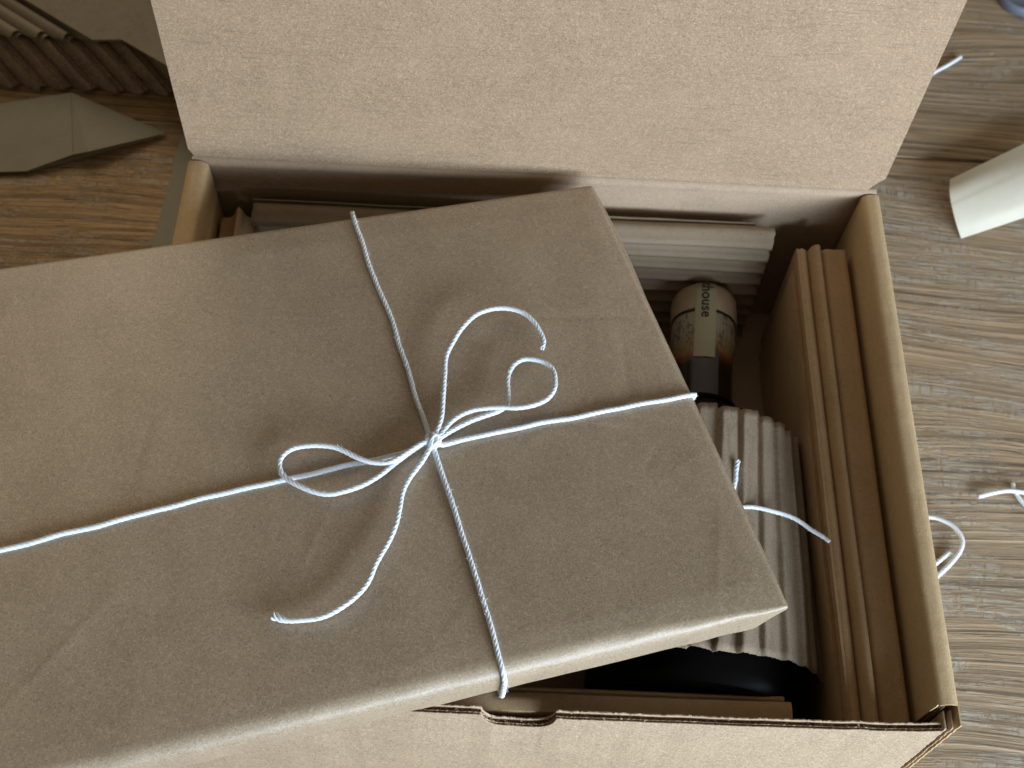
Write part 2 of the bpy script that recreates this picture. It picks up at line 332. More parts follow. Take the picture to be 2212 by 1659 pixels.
# ------------------------------------------------------------------ twine
def catmull(pts, step):
    P = [Vector(p) for p in pts]
    P = [P[0] * 2 - P[1]] + P + [P[-1] * 2 - P[-2]]
    out = []
    for i in range(1, len(P) - 2):
        p0, p1, p2, p3 = P[i - 1:i + 3]
        n = max(2, int((p2 - p1).length / step))
        for k in range(n):
            s = k / n
            out.append(0.5 * ((2 * p1) + (p2 - p0) * s + (2 * p0 - 5 * p1 + 4 * p2 - p3) * s * s + (3 * p1 - p0 - 3 * p2 + p3) * s ** 3))
    out.append(P[-2].copy())
    return out
def twine_mesh(pts, r=0.00100, pitch=0.0078, step=0.0006, fray=0, seed=0, plies=4):
    C = catmull(pts, step)
    verts, faces = [], []
    # parallel transport frame
    T = [(C[min(i + 1, len(C) - 1)] - C[max(i - 1, 0)]).normalized() for i in range(len(C))]
    N = T[0].orthogonal().normalized(); frames = []
    for i, tt in enumerate(T):
        N = (N - tt * N.dot(tt)).normalized(); frames.append((N.copy(), tt.cross(N)))
    L = [0.0]
    for i in range(1, len(C)): L.append(L[-1] + (C[i] - C[i - 1]).length)
    sides = 8; rp = r * 0.64
    for k in range(plies):
        base = len(verts)
        for i, c in enumerate(C):
            wob = 1 + 0.10 * nz(L[i] * 260, k * 3.1, seed)
            a = 2 * math.pi * (L[i] / pitch + k / plies) + 1.1 * nz(L[i] * 45, seed, 1)
            endd = L[-1] - L[i]
            spread = 1.0
            if fray and endd < 0.006: spread = 1 + fray * (1 - endd / 0.006) ** 1.5
            n_, b_ = frames[i]
            o = c + (n_ * math.cos(a) + b_ * math.sin(a)) * r * 0.37 * spread
            o += Vector((nz(L[i] * 80, seed, 5), nz(L[i] * 80, seed, 9), 0.5 * nz(L[i] * 80, seed, 13))) * 0.00042
            rr = rp * wob * (0.75 if (fray and endd < 0.003) else 1)
            for j in range(sides):
                b2 = 2 * math.pi * j / sides
                verts.append(o + (n_ * math.cos(b2) + b_ * math.sin(b2)) * rr)
        m = len(C)
        for i in range(m - 1):
            for j in range(sides):
                p = base + i * sides + j; q = base + i * sides + (j + 1) % sides
                faces.append((p, q, q + sides, p + sides))
        faces.append(tuple(base + j for j in range(sides)))
        faces.append(tuple(base + (m - 1) * sides + j for j in range(sides)))
    # loose fibres standing off the yarn
    rnd = random.Random(seed * 31 + 5)
    for _ in range(int(L[-1] / 0.0012)):
        i = rnd.randrange(2, max(3, len(C) - 2)); c = C[i]; n_, b_ = frames[i]
        a = rnd.uniform(0, 6.283); d = (n_ * math.cos(a) + b_ * math.sin(a))
        e = (d * rnd.uniform(0.3, 1) + T[i] * rnd.uniform(-1.2, 1.2)).normalized() * rnd.uniform(0.0006, 0.0019)
        p0 = c + d * r * 0.85; w = T[i].cross(d) * 0.00006; b0 = len(verts)
        m1 = p0 + e * 0.6 + d * 0.0001
        verts += [p0 - w, p0 + w, m1 + w, m1 - w, p0 + e + T[i] * 0.0003]
        faces += [(b0, b0 + 1, b0 + 2, b0 + 3), (b0 + 3, b0 + 2, b0 + 4)]
    return verts, faces
def twine(name, pts, parent=None, **kw):
    v, f = twine_mesh(pts, **kw)
    return mesh(name, v, f, M['twine'], parent, smooth=True, loc=(pts[0][0], pts[0][1], 0) if parent is None else None)

# ------------------------------------------------------------------ the table: boards with open joints
table = empty('wooden_table', (0.15, 0.15, -0.03), 'weathered brown wooden table with open grain carrying the box and all the packing', 'table')
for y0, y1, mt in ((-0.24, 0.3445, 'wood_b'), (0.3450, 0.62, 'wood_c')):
    rows = []
    for i in range(0, 41):
        x = -0.30 + 0.90 * i / 40; r = []
        e0 = 0.0005 * nz(x * 30, y0 * 10); e1 = 0.0005 * nz(x * 30, y1 * 10 + 3)
        for yy_, zz in ((y0 + e0, -0.03), (y0 + e0, -0.0012), (y0 + e0 + 0.0010, -0.0003), (y0 + 0.004, 0), ((y0 + y1) / 2, 0), (y1 - 0.004, 0), (y1 + e1 - 0.0010, -0.0003), (y1 + e1, -0.0012), (y1 + e1, -0.03)):
            r.append((x, yy_, zz))
        rows.append(r)
    v, f = grid(rows, close_v=True)
    n = len(rows[0]); f += [tuple(range(n)), tuple(range(len(v) - n, len(v)))]
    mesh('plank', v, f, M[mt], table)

# ------------------------------------------------------------------ the mailer box
W, D, H = 0.300, 0.2342, 0.100
box = empty('cardboard_box', (0.15, 0.117, 0.0), 'open brown corrugated mailer box with upright lid, filled with a bottle and padding', 'box')
def frontz(x):
    kx = [(0.0, 0.0935), (0.10, 0.0930), (0.124, 0.0922), (0.165, 0.0900), (0.224, 0.0898), (0.281, 0.0906), (0.2956, 0.0926)]
    for (xa, za), (xb, zb_) in zip(kx, kx[1:]):
        if xa <= x <= xb: z = za + (zb_ - za) * (x - xa) / (xb - xa)
    a, b = 0.1345, 0.1605                                       # thumb notch
    if a < x < b:
        s = min((x - a), (b - x)) / 0.0062
        dep = 0.0112 if s >= 1 else 0.0112 * (1 - (1 - s) ** 2) ** 0.5
        mid = (x - (a + b) / 2) / 0.013
        z -= dep * (1.0 - 0.10 * mid * mid)
    return z
xs = []
x = 0.0
while x < 0.2955:
    xs.append(x); x += 0.0004 if 0.13 < x < 0.165 else 0.0007
xs.append(0.2955)
def layer(name, y0, y1, dz, jag, js, mat, parent, x0=0.0, x1=0.2955):
    rows = []
    for x in xs:
        if x < x0 or x > x1: continue
        z = frontz(x) + dz + jag * nz(x * js, y0 * 999) + jag * 0.7 * max(0, nz(x * js * 2.7, y0 * 500 + 4) - 0.15) * 2
        ym = 0.00025 * nz(x * 140, 3.3, y0 * 70)
        rows.append([(x, y0 + ym * 0.5, 0.002), (x, y0 + ym * 0.5, z - 0.0002), (x, y0 + (y1 - y0) * 0.3 + ym, z), (x, y1 + ym, z - 0.0001), (x, y1 + ym, 0.002)])
    v, f = grid(rows, close_v=True); n = 5
    f += [tuple(range(n)), tuple(range(len(v) - n, len(v)))]
    return mesh(name, v, f, mat, parent, smooth=True, auto=40)
fw = layer('front_wall', 0.0, 0.0005, 0.0, 0.00025, 900, M['front'], box)
layer('middle_liner', 0.0010, 0.0013, -0.0003, 0.0005, 1100, M['edge'], fw)
layer('inner_liner', 0.0026, 0.0032, 0.0004, 0.0006, 700, M['edge'], fw)
layer('torn_core', 0.0005, 0.0010, -0.0014, 0.0008, 1600, M['core'], fw)
layer('torn_core', 0.0013, 0.0026, -0.0019, 0.0013, 1500, M['core'], fw)
# crumbs of torn liner along the cut
cv, cf = [], []
for k in range(90):
    x = random.choice((random.uniform(0.05, 0.29), random.uniform(0.135, 0.160)))
    y = random.uniform(0.0002, 0.0031); z = frontz(x) + random.uniform(-0.0008, 0.0003)
    s = random.uniform(0.0002, 0.0007); b0 = len(cv)
    for _ in range(5): cv.append((x + random.uniform(-s, s) * 1.5, y + random.uniform(-s, s) * 0.7, z + random.uniform(-s, s)))
    cf += [(b0, b0 + 1, b0 + 2), (b0, b0 + 2, b0 + 3), (b0 + 1, b0 + 4, b0 + 2), (b0, b0 + 3, b0 + 4)]
tag(mesh('torn_fibres', cv, cf, M['edge'], fw), kind='stuff')

def wave_core(x0, x1, yz0, pitch, along, z0, z1):
    """medium between two liners at x0..x1, waving while it runs along y from yz0, seen end-on"""
    rows = []
    for k in range(along * 8 + 1):
        y = yz0 + pitch * k / 8; w = 0.5 - 0.5 * math.cos(2 * math.pi * k / 8)
        rows.append([(x0 + (x1 - x0) * w, y, z0), (x0 + (x1 - x0) * w, y, z1)])
    return solid(rows, 0.00025)
def side(name, sgn):
    X = lambda d: (W - d) if sgn > 0 else d
    # outer and inner panel are one folded board: outline of its surface, outer foot over the top to the inner foot
    prof = [(0.0, 0.002), (0.0, 0.090), (0.0, 0.0988), (0.0003, 0.0997), (0.0009, 0.1001), (0.0030, 0.1003), (0.0055, 0.1001), (0.0068, 0.0998), (0.0074, 0.0993), (0.0077, 0.0984), (0.0082, 0.090), (0.0092, 0.060), (0.0102, 0.002)]
    rows = []
    ny = 90
    for i in range(ny + 1):
        y = 0.0072 + (D - 0.0012 - 0.0072) * i / ny; r = []
        for j, (d, z) in enumerate(prof):
            yy_ = y
            if i == 0: yy_ += 0.0014 * nz(j * 1.3, 2.2 * sgn) - (0.0018 if j < 3 else 0)
            if i >= ny - 2 and j > 5:                             # rounded back corner of the inner panel
                yy_ -= 0.0005 * (j > 6)
            zz = z + (0.00018 * nz(y * 55, j * 0.2, sgn) + 0.00012 * nz(y * 240, j * 0.1, sgn)) * (1 if 2 < j < 10 else 0)
            dd = d + 0.0004 * nz(y * 16, 1.7, sgn) * (1 if j > 6 else 0)
            r.append((X(dd), yy_, zz))
        rows.append(r)
    v, f = solid(rows, 0.0006, None)
    w_ = mesh(name, v, f, M['side'], box, smooth=True, auto=35)
    # folded inside liner and waving medium, seen at the open front end
    prof2 = [(0.0034, 0.002), (0.0034, 0.0955), (0.0040, 0.0962), (0.0046, 0.0955), (0.0052, 0.090), (0.0062, 0.002)]
    rows = [[(X(d), y + 0.0010 * nz(j, 4 * sgn) * (y < 0.01), z) for j, (d, z) in enumerate(prof2)] for y in (0.0080, 0.05, 0.12, D - 0.004)]
    v, f = solid(rows, 0.0005)
    mesh('inner_fold', v, f, M['edge'], w_)
    rows = []
    cps = [(0.0005, 0.094), (0.0022, 0.0975), (0.0012, 0.0982), (0.0030, 0.0966), (0.0038, 0.0996), (0.0046, 0.0966), (0.0062, 0.0985), (0.0054, 0.0950), (0.0073, 0.0945), (0.0058, 0.0905), (0.0078, 0.087)]
    for y in (0.0078, 0.03):
        rows.append([(X(d), y + 0.0012 * nz(j * 0.9, 8 * sgn) * (y < 0.01), z) for j, (d, z) in enumerate(cps)])
    v, f = solid(rows, 0.0003)
    mesh('fluting', v, f, M['core'], w_)
    # single outer board that reaches the front corner, its cut end showing two liners and the fluting
    for nm, a, b, zt, mt in (('outer_liner', 0.0, 0.0006, 0.0998, M['side']), ('end_liner', 0.0038, 0.0044, 0.0950, M['edge']), ('end_liner', 0.0018, 0.0022, 0.0962, M['edge'])):
        rows = []
        for k in range(60):
            z = 0.002 + (zt - 0.002) * k / 59; jj = 0.0004 * nz(z * 420, a * 900, sgn) + 0.0003
            rows.append([(X(a), jj, z), (X(b), jj, z), (X(b), 0.0074 if nm == 'outer_liner' else 0.0066, z), (X(a), 0.0074 if nm == 'outer_liner' else 0.0066, z)])
        v, f = grid(rows, close_v=True); f += [(0, 1, 2, 3), tuple(len(v) - 4 + q for q in range(4))]
        mesh(nm, v, f, mt, w_)
    rows = []
    for k in range(90):
        z = 0.002 + 0.090 * k / 89; jj = 0.0012 + 0.0006 * nz(z * 500, 2, sgn)
        rows.append([(X(0.0006), jj, z), (X(0.0038), jj + 0.0004 * nz(z * 700, 9, sgn), z), (X(0.0038), 0.0060, z), (X(0.0006), 0.0060, z)])
    v, f = grid(rows, close_v=True); f += [(0, 1, 2, 3), tuple(len(v) - 4 + q for q in range(4))]
    mesh('end_core', v, f, M['core'], w_)
    return w_
side('side_wall', 1); side('side_wall', -1)
# back wall, rolling over into the lid hinge
rows = []
prof = [(D, 0.002), (D, 0.06), (D, 0.0945), (D - 0.0005, 0.0968), (D - 0.0009, 0.0982), (D - 0.0006, 0.0996), (D + 0.0002, 0.1006), (D + 0.0012, 0.1010)]
for i in range(101):
    x = 0.0012 + (W - 0.0024) * i / 100
    rows.append([(x, y + 0.0002 * nz(x * 50, z * 300), z + (0.00022 * nz(x * 70, 3) if z > 0.095 else 0)) for y, z in prof])
v, f = solid(rows, 0.0032, (0, -1, 0))
mesh('back_wall', v, f, M['backw'], box, smooth=True, auto=50)
v, f = prism([(0.0, 0.0), (W, 0.0), (W, D + 0.003), (0, D + 0.003)], 0.0004, 0.0034, 'z')
mesh('bottom', v, f, M['backw'], box)
# lid
LT = 0.345
rows = []
def lid_edge(z, sgn):
    t_ = max(0.0, 1 - (z - 0.1016) / (0.0068 if sgn > 0 else 0.003))
    return (0.0056 if sgn > 0 else 0.002) * t_
zs = [0.1012, 0.1018, 0.1030, 0.1050, 0.1084, 0.1090] + [0.11 + (LT - 0.11) * k / 40 for k in range(41)]
for z in zs:
    r = []
    for i in range(61):
        a, b = lid_edge(z, -1), W - lid_edge(z, 1) + 0.0006
        x = a + (b - a) * i / 60
        y = D + 0.0014 + 0.0004 * nz(x * 12, z * 14) - 0.0006 * max(0, 1 - (z - 0.1012) / 0.0025)
        if z > 0.103 and z < 0.1045: y += 0.0002
        y += 0.0007 * ((x / W - 0.5) ** 2) * 4 * (z - 0.1) / 0.2
        r.append((x + (0.00015 * nz(z * 600, i) if i in (0, 60) else 0), y, z))
    rows.append(r)
v, f = solid(rows, 0.0034, (0, -1, 0))
mesh('lid', v, f, M['lid'], box, smooth=True, auto=50)

# ------------------------------------------------------------------ the wrapped parcel
Fl, Br, Ab, Cb = [Vector(p) for p in PAR]; PNv = Vector(PN)
parcel = empty('wrapped_parcel', tuple((Fl + Ab) / 2 - PNv * 0.016), 'flat brown kraft paper parcel tied with white twine, lying askew over the open box', 'parcel')
TH = 0.016
def ptop(u, v_):   # u 0 left .. 1 right, v 0 front .. 1 back
    return (Fl * (1 - u) + Br * u) * (1 - v_) + (Cb * (1 - u) + Ab * u) * v_
def section():
    # (v metres from the front edge inward, depth below the top)
    w = 0.2
    s = []
    s.append((0.0060, TH)); s.append((0.0030, TH - 0.0004)); s.append((0.0012, TH - 0.0014)); s.append((0.0003, TH - 0.0034))
    for k in range(0, 8):
        d = TH - 0.0034 - (TH - 0.0034 - 0.0062) * k / 7; s.append((0.0, d))
    for k in range(1, 9):
        a = math.pi / 2 * k / 8; s.append((0.0060 * (1 - math.cos(a)), 0.0062 * (1 - math.sin(a))))
    return s
sec = section()
nu = 300; rows = []
eu0 = (Br - Fl).normalized(); ev0 = (Ab - Br).normalized()
def obl(p):
    d = Vector(p) - Fl; e_ = eu0.dot(ev0); c1, c2 = d.dot(eu0), d.dot(ev0)
    s1 = (c2 - e_ * c1) / (1 - e_ * e_); return (c1 - e_ * s1, s1)
TIES = [[obl(p) for p in sorted(LENGTHWISE, key=lambda q: q[0])], [obl(p) for p in CROSSWISE]]
rc = random.Random(3)
CRE = []
for _ in range(22):
    cx_, cy_ = rc.uniform(0.02, 0.28), rc.uniform(0.02, 0.19); an = rc.uniform(0, math.pi); CRE.append((cx_, cy_, math.cos(an), math.sin(an), rc.uniform(0.008, 0.035), rc.choice((-1, 1)) * rc.uniform(0.00010, 0.00022)))
for an in (0.3, 1.1, 1.9, 2.9, 4.0, 5.2): CRE.append((0.1500 + 0.016 * math.cos(an), 0.1010 + 0.016 * math.sin(an), math.cos(an), math.sin(an), 0.012, 0.00014))
def relief(px, py):
    z = 0.0
    for tie in TIES:
        dm = 1.0
        for (x0, y0), (x1, y1) in zip(tie, tie[1:]):
            dx, dy = x1 - x0, y1 - y0; l2 = dx * dx + dy * dy + 1e-12
            tt = max(0, min(1, ((px - x0) * dx + (py - y0) * dy) / l2))
            dm = min(dm, math.hypot(px - x0 - tt * dx, py - y0 - tt * dy))
        if dm < 0.012: z -= 0.00030 * math.exp(-(dm / 0.0022) ** 2)
    for cx_, cy_, ca, sa, ln, am in CRE:
        u_ = (px - cx_) * ca + (py - cy_) * sa; v_ = -(px - cx_) * sa + (py - cy_) * ca
        if abs(u_) < ln and abs(v_) < 0.006: z += am * (1 - (u_ / ln) ** 2) * math.exp(-abs(v_) / 0.0016)
    return z
for i in range(nu + 1):
    u = i / nu
    a, b = ptop(u, 0), ptop(u, 1); wv = (b - a); wl = wv.length; wv = wv / wl
    eu = (ptop(1, 0) - ptop(0, 0)).normalized(); Lr = (1 - u) * 0.285; Ll = u * 0.285
    r = []
    kr = 0.18 + 0.82 * min(1.0, Lr / 0.06)
    def put(s_, d):
        if s_ < 0.0061 and d < 0.0063 and not (s_ == 0.0 and d > 0.00619):
            s_, d = s_ * kr, d * kr
        # the paper is folded in under the end: the side leans inwards there
        shrink = 0.0
        if Lr < 0.03: shrink = -(d / TH) * 0.0115 * (1 - Lr / 0.03) * max(0, 1 - s_ / 0.03) - (d / TH) * 0.0012
        if Ll < 0.03: shrink = (d / TH) * 0.008 * (1 - Ll / 0.03)
        p = a + wv * s_ - PNv * d + eu * shrink
        edge = min(s_ / 0.012, (wl - s_) / 0.012, Lr / 0.008, 1.0) if d < 0.001 else 0.0
        edge = max(0.0, edge)
        q = (u * 0.285, s_)
        p += PNv * edge * (0.00045 * nz(q[0] * 21, q[1] * 21, 1) + 0.00022 * nz(q[0] * 62, q[1] * 40, 7) + 0.0005)
        if edge > 0: p += PNv * edge * relief(u * 0.285, s_)
        if Lr < 0.0012: p -= PNv * 0.0007 * (1 - Lr / 0.0012) * (1 if d < 0.004 else 0)
        p += wv * 0.00035 * nz(u * 22, d * 60, 3) * (1 if 0.0005 < d else 0)
        return tuple(p)
    for s_, d in sec: r.append(put(s_, d))
    m = 190
    for k in range(1, m):
        s_ = 0.0060 + (wl - 0.0060 - 0.0012) * k / m; r.append(put(s_, 0.0))
    r.append(put(wl - 0.0012, 0.0)); r.append(put(wl - 0.0004, 0.0003)); r.append(put(wl, 0.0012)); r.append(put(wl + 0.0, TH * 0.5)); r.append(put(wl - 0.001, TH - 0.001)); r.append(put(wl - 0.003, TH))
    rows.append(r)
# keep the last column tight to make a crisp folded edge
v, f = grid(rows, close_v=True)
mesh('paper_wrapping', v, f, M['parcel'], parcel, smooth=True, auto=60)
n = len(rows[0])
for nm, rr, sg in (('end_fold', rows[-1], 1), ('end_fold', rows[0], -1)):
    eu = (Br - Fl).normalized() * sg
    # end face: a centre panel slightly bellied with two slanting folds
    cen = sum((Vector(p) for p in rr), Vector()) / n
    cv = [tuple(Vector(p)) for p in rr]; ring2 = [tuple(Vector(p) * 0.86 + cen * 0.14 + eu * 0.0007) for p in rr]
    vv = cv + ring2 + [tuple(cen + eu * 0.0009)]
    ff = [(i, (i + 1) % n, n + (i + 1) % n, n + i) for i in range(n)] + [(n + i, n + (i + 1) % n, 2 * n) for i in range(n)]
    mesh(nm, vv, ff, M['parcel'], parcel, smooth=True, auto=30)
# a loose lip of the end fold catching the light along the right edge
rows = []
for k in range(25):
    s = k / 24; base = Br * (1 - (0.965 - 0.42 * s)) + Ab * (0.965 - 0.42 * s)
    wd = 0.0021 * (math.sin(math.pi * min(1, s * 1.0 + 0.12)) ** 0.8) * (1 - 0.35 * s)
    eu = (Br - Fl).normalized()
    rows.append([tuple(base - PNv * 0.0011 - eu * 0.0004), tuple(base - PNv * 0.0013 + eu * wd * 0.6), tuple(base - PNv * 0.0021 + eu * wd)])
v, f = solid(rows, 0.00015)
mesh('fold_lip', v, f, M['parcel'], parcel, smooth=True)

def over(p, q, extra):   # carry a tie over the parcel's edge and underneath
    return extra
eu = (Br - Fl).normalized(); ev = (Ab - Br).normalized()
LW = [tuple(p) for p in LENGTHWISE]
last = Vector(LW[-2])
# order the lengthwise tie by its position along the parcel and end it over the right edge
LWs = sorted(LW, key=lambda p: (Vector(p) - Fl).dot(eu))
def on_edge_right(p):
    p = Vector(p); best = None
    # intersection with the right edge line Br..Ab
    d = eu; t_ = ((Br - p).cross(ev)).dot(PNv) / (d.cross(ev)).dot(PNv)
    return p + d * t_
rp_ = on_edge_right(LWs[-1]); rp_ = Br + ev * (rp_ - Br).dot(ev)
LWs = [p for p in LWs if (rp_ - Vector(p)).dot(eu) > 0.002]
LWs += [tuple(rp_ + PNv * 0.0006 + eu * 0.0004), tuple(rp_ - PNv * 0.0012 + eu * 0.0010), tuple(rp_ - PNv * 0.004 + eu * 0.0007), tuple(rp_ - PNv * (TH - 0.001) + eu * 0.0004), tuple(rp_ - PNv * (TH + 0.0009) - eu * 0.002), tuple(rp_ - PNv * (TH + 0.001) - eu * 0.02)]
twine('tie_string', LWs, parcel, seed=1)
CW = [Vector(p) for p in CROSSWISE]
ev2 = (CW[0] - CW[1]).normalized()
s0 = (Ab - CW[0]).dot(ev)                        # distance left to the back edge
top_edge = CW[0] + ev2 * max(0.001, (Ab - CW[0]).dot(ev) / max(0.1, ev2.dot(ev)))
ed = top_edge - PNv * 0.0011
CWs = [tuple(ed - PNv * (TH + 0.001) - ev * 0.02), tuple(ed - PNv * (TH + 0.001) - ev * 0.002), tuple(ed - PNv * (TH - 0.002) + ev * 0.001), tuple(ed - PNv * 0.003 + ev * 0.0010), tuple(ed + PNv * 0.0005 + ev * 0.0005)]
CWs += [tuple(p) for p in CW if (ed - p).dot(ev) > 0.0025]
lastp = CW[-1]; fv = (CW[-1] - CW[-2]).normalized()
def front_pt(depth, outw):
    # point on the front face below where the tie reaches the front edge
    d = fv; t_ = ((Fl - lastp).dot(ev) ) / d.dot(ev)
    e = lastp + d * t_; e = Fl + eu * (e - Fl).dot(eu)
    return e, tuple(e - ev * outw - PNv * depth)
CWs = [p for p in CWs if (Vector(p) - Fl).dot(ev) > 0.0055 or (Vector(p) - Fl).dot(PNv) < -0.01]
CWs += [front_pt(-0.0001, -0.0030)[1], front_pt(0.0012, -0.0005)[1], front_pt(0.0035, 0.0010)[1], front_pt(0.008, 0.0012)[1], front_pt(TH - 0.002, 0.0010)[1], front_pt(TH + 0.0006, -0.0012)[1], front_pt(TH + 0.001, -0.02)[1]]
twine('tie_string', CWs, parcel, seed=2)
twine('bow_loop', LOOPL, parcel, seed=3)
twine('bow_loop', LOOPR, parcel, seed=4)
twine('string_end', TAILU, parcel, seed=5, fray=0.6)
twine('string_end', TAILL, parcel, seed=6, fray=2.6)
kc = Vector(KNOT)
kn = []
for k in range(40):       # the knot: a small tight trefoil of the same twine
    a = 2 * math.pi * k / 39 * 2
    rr = 0.0012 + 0.0008 * math.cos(1.5 * a)
    kn.append(tuple(kc + eu * rr * math.cos(a) * 1.15 + ev * rr * math.sin(a) * 1.2 + PNv * (0.0012 + 0.0010 * math.sin(1.5 * a))))
twine('knot', kn, parcel, seed=8, r=0.0010, step=0.0004)
kn = [tuple(kc + ev * 0.0025 * math.cos(a) + PNv * (0.0008 + 0.0019 * math.sin(a)) + eu * (0.0008 * math.sin(2 * a) - 0.0002)) for a in [2 * math.pi * k / 16 for k in range(17)]]
twine('knot_wrap', kn, parcel, seed=9, r=0.0010, step=0.0004)

# ------------------------------------------------------------------ the bottle lying in the box
A0 = Vector((0.2165, 0.020, 0.044)); A1 = Vector((0.2318, 0.2135, 0.0440))
AX = (A1 - A0).normalized(); SX = AX.cross(Vector((0, 0, 1))).normalized(); UPV = SX.cross(AX)
def axp(y): return A0 + AX * ((y - A0.y) / AX.y)
def ring(y, r, n=64): 
    c = axp(y); return [tuple(c + (SX * math.sin(a) + UPV * math.cos(a)) * r) for a in [2 * math.pi * k / n for k in range(n)]]
def lathe(name, prof, mat, parent, cap0=True, cap1=True, n=64):
    rows = [ring(y, r, n) for y, r in prof]
    v, f = grid(rows, close_v=True)
    if cap0: f.append(tuple(range(n)))
    if cap1: f.append(tuple(range(len(v) - n, len(v))))
    return mesh(name, v, f, mat, parent, smooth=True, auto=40)
bottle = empty('spirit_bottle', tuple(axp(0.1) - Vector((0, 0, 0.042))), 'dark glass bottle lying in the box with beige stopper and paper neck seal', 'bottle')
body = lathe('glass_body', [(0.0165, 0.034), (0.0163, 0.037), (0.0172, 0.0402), (0.0195, 0.0416), (0.024, 0.042), (0.122, 0.042), (0.128, 0.0412), (0.133, 0.0385), (0.138, 0.0335), (0.142, 0.0275), (0.145, 0.0215), (0.1475, 0.0170), (0.150, 0.0152), (0.1508, 0.0152)], M['glass'], bottle)
lathe('neck', [(0.1508, 0.0150), (0.1520, 0.0140), (0.156, 0.0136), (0.17, 0.0134), (0.178, 0.0136), (0.182, 0.0139), (0.1842, 0.0146), (0.1952, 0.0147), (0.1966, 0.0143)], M['neck'], bottle)
lathe('neck_ring', [(0.1512, 0.0142), (0.1516, 0.0156), (0.1530, 0.0158), (0.1536, 0.0142)], M['glass'], bottle)
lathe('stopper_ring', [(0.1966, 0.0132), (0.1966, 0.0146), (0.1978, 0.0146), (0.1978, 0.0132)], M['print'], bottle)
lathe('stopper', [(0.1978, 0.0130), (0.1979, 0.0148), (0.1986, 0.0151), (0.205, 0.0151), (0.2095, 0.0148), (0.2118, 0.0138), (0.2128, 0.0120), (0.2131, 0.009)], M['stopper'], bottle)
def patch(name, y0, y1, rf, amid, width, mat, ny=24, na=16, th=0.00012, jag=0):
    rows = []
    for i in range(ny + 1):
        y = y0 + (y1 - y0) * i / ny; r = rf(y); row = []
        for k in range(na + 1):
            a = amid + (k / na - 0.5) * width / r
            c = axp(y + (0.0003 * nz(k * 0.6, y0 * 90) if i in (0, ny) else 0) * jag)
            row.append(tuple(c + (SX * math.sin(a) + UPV * math.cos(a)) * (r + 0.00012 * nz(y * 300, k * 0.3))))
        rows.append(row)
    v, f = solid(rows, th, (0, 0, 1))
    return mesh(name, v, f, mat, bottle, smooth=True, auto=50)
def rseal(y):
    if y > 0.2075: return 0.0154 - 0.5 * (y - 0.2075) ** 2 / 0.006
    if y > 0.185: return 0.0154
    if y > 0.176: return 0.0143 + (y - 0.176) / 0.009 * 0.0011
    return 0.0143
aseal = -0.10
patch('neck_label', 0.1515 + 0.0022, 0.178, lambda y: 0.0138 + max(0, y - 0.172) * 0.05, aseal + 0.08, 0.0112, M['nlabel'], jag=1)
seal = patch('paper_seal', 0.1725, 0.2130, rseal, aseal, 0.0096, M['seal'], jag=1)
cu = bpy.data.curves.new('lettering', 'FONT'); cu.body = 'thouse'; cu.size = 0.0070; cu.resolution_u = 6; cu.space_character = 1.04; cu.offset = 0.00009
to = bpy.data.objects.new('lettering_source', cu); COL.objects.link(to)
dg = bpy.context.evaluated_depsgraph_get(); tm = bpy.data.meshes.new_from_object(to.evaluated_get(dg))
bpy.data.objects.remove(to)
bm = bmesh.new(); bm.from_mesh(tm); bmesh.ops.triangulate(bm, faces=bm.faces); bmesh.ops.subdivide_edges(bm, edges=bm.edges, cuts=1)
tv = []
for q in bm.verts:
    y = 0.2122 - q.co.x; r = rseal(y) + 0.00018
    a = aseal + (q.co.y - 0.0018) / r
    c = axp(y); tv.append(tuple(c + (SX * math.sin(a) + UPV * math.cos(a)) * r))
bm.verts.index_update(); tf = [tuple(q.index for q in fc.verts) for fc in bm.faces]; bm.free()
mesh('lettering', tv, tf, M['print'], seal)

# ------------------------------------------------------------------ corrugated sleeve round the bottle
rows = []
PCH = math.radians(11.6)
def flute(t_):      # asymmetric ridge 0..1
    t_ = t_ % 1.0
    return (t_ / 0.16 if t_ < 0.16 else (1 - (t_ - 0.16) / 0.84) ** 0.85)
NA = 240
na0, na1 = math.radians(-92), math.radians(92)
for k in range(NA + 1):
    a = na0 + (na1 - na0) * k / NA; i = math.floor(a / PCH)
    w = flute(a / PCH) ; row = []
    for j in range(31):
        s = j / 30
        yb = 0.0275 + 0.0016 * nz(i * 1.7, 5) + 0.0012 * abs(math.sin(a)) * 3
        yt = 0.1300 + 0.0025 * nz(i * 2.3, 1) + 0.0022 * (((a / PCH) % 1.0) - 0.5) + 0.0045 * abs(math.sin(a)) ** 2
        y = yb + (yt - yb) * s
        if j in (0, 30): y += 0.0004 * nz(a * 60, j)
        r = 0.0436 + 0.0022 * w * (0.85 + 0.3 * nz(i * 4.7, y * 14)) + 0.0005 * nz(a * 9, y * 22) + 0.0002 * nz(a * 30, y * 120) + max(0, math.sin(a)) ** 1.5 * (0.0058 * (1 - s) - 0.0030 * s)
        if s > 0.93: r += 0.0006 * (s - 0.93) / 0.07 * (0.5 + nz(i * 3.1, 7))
        c = axp(y); row.append(tuple(c + (SX * math.sin(a) + UPV * math.cos(a)) * r))
    rows.append(row)
v, f = solid(rows, 0.0004, None)
sl = mesh('bottle_sleeve', v, f, M['sleeve'], None, smooth=True, loc=(0.222, 0.08, 0.004))
tag(sl, 'single-faced corrugated paper sleeve wrapped round the body of the bottle', 'sleeve')

